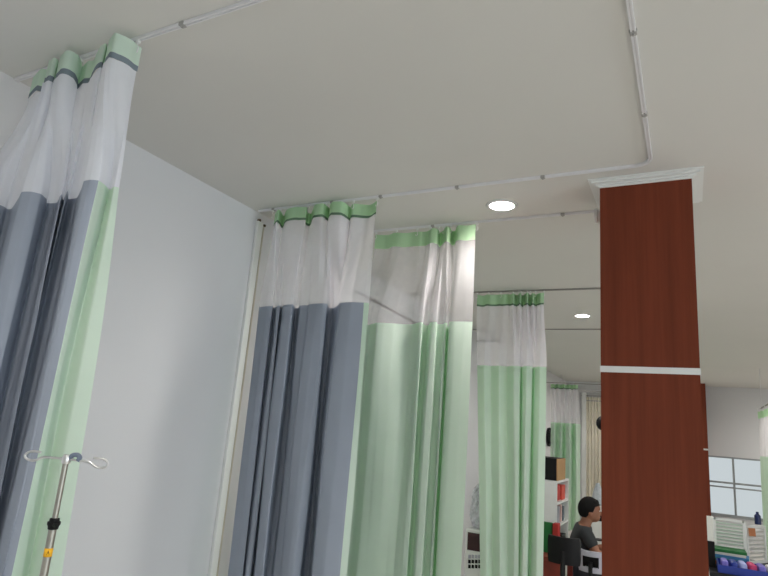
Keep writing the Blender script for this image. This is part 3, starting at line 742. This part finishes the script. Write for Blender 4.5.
for s in (-1, 1):
    ell((.1, s * .076, 1.075), (.02, .009, .03), body)      # ears
    ell((.178, s * .032, 1.112), (.02, .024, .008), body)   # brow
    hand = J['pmr'] if s < 0 else J['pml']
    for k, (ds, ln) in enumerate(((-.03, .062), (-.01, .072), (.01, .068), (.028, .052))):
        f0 = hand[0] + .005
        fg = skin_mesh([W(f0 - .02, hand[1] + ds, hand[2]), W(f0 + ln * .45, hand[1] + ds * 1.1, hand[2] + .004), W(f0 + ln * .8, hand[1] + ds * 1.15, hand[2] - .006), W(f0 + ln, hand[1] + ds * 1.15, hand[2] - .016)], [(0, 1), (1, 2), (2, 3)], [.01, .009, .0085, .007], 0, 1)
        body.add(fg.v, fg.f)
    th = skin_mesh([W(hand[0] - .04, hand[1] - s * .02, hand[2]), W(hand[0] - .005, hand[1] - s * .045, hand[2] - .002), W(hand[0] + .025, hand[1] - s * .05, hand[2] - .008)], [(0, 1), (1, 2)], [.011, .01, .008], 0, 1)
    body.add(th.v, th.f)
body.build('body', M_skin, per, True)
lips = MB()
for s in (-1, 1):
    eye = MB(); ell((.187, s * .03, 1.094), (.012, .013, .009), eye); eo = eye.build('eye', M_eyew, per, True)
    iris = MB(); ell((.196, s * .03, 1.094), (.006, .006, .006), iris); iris.build('iris', M_black, eo, True)
ell((.193, 0, 1.035), (.012, .024, .008), lips); lips.build('mouth', M_lip, per, True)
hair = MB()
t = MB().ball((0, 0, 0), (.107, .087, .118), 28, 20)
hair.add([W(.1, 0, 1.1) + Fv * v.x + Sv * v.y + Vector((0, 0, max(v.z, -.075 if v.x < -.02 else (-.02 if v.x < .035 else .03 + .3 * (v.x - .035)))))
          for v in t.v], t.f)
ell((.135, 0, 1.165), (.058, .066, .04), hair)            # fringe
hair.build('hair', M_hair, per, True)
sh_ = dict(Rd); sh_.update({'elr': .048, 'ell': .048})
Jb = dict(J)
for q_ in 'rl':                                             # sleeves stop above the elbow
    a_, b_ = Vector(J['sh' + q_]), Vector(J['el' + q_]); J['el' + q_] = tuple(a_.lerp(b_, .72))
chain(['pel', 'sp', 'ch', 'nb', 'shr', 'elr', 'shl', 'ell'], .012, {'elr': .045, 'ell': .045, 'nb': .062}).build('tshirt', M_shirt, per, True)
J.update(Jb)
for q_ in 'rl': J['an' + q_] = (J['an' + q_][0], J['an' + q_][1], .12)
chain(['pel', 'hir', 'knr', 'anr', 'hil', 'knl', 'anl'], .01).build('trousers', M_trouser, per, True)
for s in (-1, 1):
    sm = MB(); ell((.47, s * .115, .045), (.13, .048, .044), sm); sm.build('shoe', M_black, per, True)
st = thing('stool', (PB.x, PB.y, 0), 'round black stool under the seated person', 'stool')
MB().lathe([(.0, .33), (.17, .33), (.185, .345), (.185, .37), (.17, .385), (.0, .385)], (PB.x + .02, PB.y, 0), 28).build('seat', M_black, st, 'auto')
for k in range(4):
    a_ = k * math.pi / 2 + .6
    MB().tube([(PB.x + .02 + .1 * math.cos(a_), PB.y + .1 * math.sin(a_), .35), (PB.x + .02 + .18 * math.cos(a_), PB.y + .18 * math.sin(a_), 0.0)], .013, 8).build('leg', M_chrome, st, True)

# ------------------------------------------------------------------ table with rack and blue tray on the right
yr = 6.9
tzr = .63
rx0 = on_y(709, 565, yr).x; rx1 = rx0 + 1.2
rt = thing('work_table', ((rx0 + rx1) / 2, yr + .5, 0), 'dark table carrying the blue tray and the slatted rack', 'table')
MB().span((rx0, yr - .1, tzr - .03), (rx1, yr + 1.1, tzr), bev=.004).build('tabletop', M_trouser, rt)
for xx in (rx0 + .05, rx1 - .05):
    for yy in (yr - .05, yr + 1.05): MB().span((xx - .025, yy - .025, 0), (xx + .025, yy + .025, tzr - .03)).build('leg', M_black, rt)
# tray
tq0 = on_y(717, 560, yr + .1); tq1 = on_y(772, 560, yr + .1)
ta = thing('tray', ((tq0.x + tq1.x) / 2, yr + .2, tzr), 'shallow blue plastic tray on the dark table', 'tray')
tx0, tx1, tyA, tyB = tq0.x, tq1.x + .05, yr - .05, yr + .36
th_ = .07
MB().span((tx0, tyA, tzr + .001), (tx1, tyB, tzr + .01)).build('base', M_blue, ta)
for a_, b_ in (((tx0, tyA), (tx1, tyA + .012)), ((tx0, tyB - .012), (tx1, tyB)), ((tx0, tyA + .012), (tx0 + .012, tyB - .012)), ((tx1 - .012, tyA + .012), (tx1, tyB - .012))):
    MB().span((a_[0], a_[1], tzr + .01), (b_[0], b_[1], tzr + th_)).build('side_wall', M_blue, ta)
rn = random.Random(5)
pk = [(M_purple, 'purple packet at the left end of the blue tray'), (M_blue, 'dark blue packet near the left end of the blue tray'), (mat('lilac', (170, 180, 230)), 'pale lilac packet in the middle of the blue tray'),
      (mat('pinkred', (196, 60, 110)), 'pinkish red packet in the middle of the blue tray'), (M_purple, 'second purple packet, right of the pinkish red one'), (M_paper, 'white packet at the right end of the blue tray')]
wdt = (tx1 - tx0 - .05) / len(pk)
for k, (m, lb) in enumerate(pk):
    cx = tx0 + .025 + wdt * (k + .5)
    o = MB().box((cx, yr + .15, tzr + .056), (wdt * .8, .2, .085), rz=rn.uniform(-.12, .12), bev=.018).build('packet', m, None, 'auto')
    tag(o, lb, 'packet', 'packets in the blue tray')
# stacked papers and books behind the tray
bxx = on_y(727, 556, yr + .5).x
zz = tzr + .001
for m, h_, w_, lb in ((M_orange, .035, .34, 'brown book at the bottom of the stack behind the blue tray'), (M_teal, .03, .3, 'teal folder in the stack behind the blue tray'), (M_blue2, .03, .32, 'blue folder in the stack behind the blue tray'),
                      (M_paper, .025, .3, 'white paper pad in the stack behind the blue tray'), (M_dkgreen, .03, .3, 'dark green folder on top of the stack behind the blue tray')):
    o = MB().box((bxx + .02 + rn.uniform(-.02, .02), yr + .53, zz + h_ / 2), (w_, .22, h_ - .001), rz=rn.uniform(-.1, .1), bev=.003).build('folder', m)
    tag(o, lb, 'folder', 'folders stacked behind the tray'); zz += h_
# slatted rack
yk = yr + .72
k0 = on_y(714, 517, yk); k1 = on_y(746, 560, yk)
ra = thing('slatted_rack', ((k0.x + k1.x) / 2, yk, tzr), 'white two-panel rack of thin slats on the dark table', 'rack')
zA, zB = tzr + .001, k0.z
def panel(p, q, za, zb, n, nm):
    p = Vector(p); q = Vector(q); d = (q - p); L = d.length; ang = math.atan2(d.y, d.x); mid = (p + q) / 2
    f_ = MB()
    for c_ in (p, q): f_.box((c_.x, c_.y, (za + zb) / 2), (.03, .025, zb - za), rz=ang)
    for z in (za + .012, zb - .012): f_.box((mid.x, mid.y, z), (L, .025, .024), rz=ang)
    fo = f_.build('frame', M_white, ra)
    s_ = MB()
    for k in range(n):
        z = za + (zb - za) * (k + .5) / n
        s_.box((mid.x, mid.y, z), (L - .02, .006, (zb - za) / n * .62), rz=ang, rx=.5)
    s_.build('slats', M_slat if nm == 0 else M_paper, fo)
zlow = on_y(730, 549, yk).z
panel((k0.x, yk), (k1.x, yk), zlow, zB, 9, 0)
MB().span((k0.x - .015, yk - .0125, tzr + .001), (k0.x + .015, yk + .0125, zlow)).build('foot', M_white, ra)
MB().span((k1.x - .015, yk - .0125, tzr + .001), (k1.x + .015, yk + .0125, zlow)).build('foot', M_white, ra)
panel((k1.x + .02, yk + .01), (k1.x + .2, yk + .3), zA, zB - .05, 9, 1)
cq_ = on_y(752, 532, yk + .02)
o = MB().box((cq_.x, yk + .0, cq_.z), (.07, .006, .08), rz=.5, rx=-.1, bev=.001).build('photo_card', M_orange)
tag(o, 'small brown picture card clipped to the slatted rack', 'card')
sb = on_y(758, 524, yk + .2)
bt = MB().lathe([(.0, 0), (.03, 0), (.032, .01), (.032, .09), (.014, .11), (.014, .13), (.0, .132)], (sb.x + .01, yk + .33, zB - .049), 20).build('bottle', mat('navy', (30, 44, 90), rough=.3), None, 'auto')
tag(bt, 'small navy bottle standing at the top of the slatted rack', 'bottle')
wb = on_y(708.5, 530, yr + .25)
o = MB().span((wb.x - .03, yr + .2, tzr + .24), (on_y(713.5, 530, yr + .2).x, yr + .3, on_y(711, 517, yr + .2).z), bev=.003).build('paper_carton', M_paper)
tag(o, 'white carton standing on the dark upright box beside the near pillar', 'carton')
o = MB().span((wb.x - .04, yr + .18, tzr + .001), (on_y(714, 530, yr + .2).x, yr + .34, tzr + .239), bev=.004).build('storage_box', M_black)
tag(o, 'dark upright box on the left end of the dark table', 'box')

# ------------------------------------------------------------------ light
wd = bpy.data.worlds.new('daylight'); scn.world = wd; wd.use_nodes = True
bgn = wd.node_tree.nodes['Background']
bgn.inputs['Color'].default_value = (0.80, 0.91, 1.0, 1); bgn.inputs['Strength'].default_value = 7.5
pl = bpy.data.lights.new('window_portal', 'AREA'); pl.shape = 'RECTANGLE'; pl.size = WY1 - WY0; pl.size_y = WZ1 - WZ0
pl.cycles.is_portal = True
po = bpy.data.objects.new('window_portal', pl); COL.objects.link(po)
po.location = (XR + .16, (WY0 + WY1) / 2, (WZ0 + WZ1) / 2)
po.rotation_euler = (math.radians(90), 0, math.radians(90))

# ------------------------------------------------------------------ camera
cam = bpy.data.cameras.new('camera'); cam.sensor_width = 36.0; cam.lens = FPX / 768.0 * 36.0; cam.clip_start = .02
co = bpy.data.objects.new('camera', cam); COL.objects.link(co)
M = Matrix.Identity(4)
for i, r in enumerate((RX, RY, RZ)):
    M[i][0] = r[0]; M[i][1] = -r[1]; M[i][2] = -r[2]
M[2][3] = CAMZ
co.matrix_world = M
scn.camera = co
vs_ = scn.view_settings
scn.display_settings.display_device = 'sRGB'
vs_.view_transform = 'Standard'; vs_.look = 'None'; vs_.gamma = 1.0; vs_.use_curve_mapping = False
vs_.exposure = -0.3
scn.cycles.use_denoising = True
scn.cycles.max_bounces = 10; scn.cycles.diffuse_bounces = 7; scn.cycles.transparent_max_bounces = 24
scn.cycles.caustics_reflective = False; scn.cycles.caustics_refractive = False
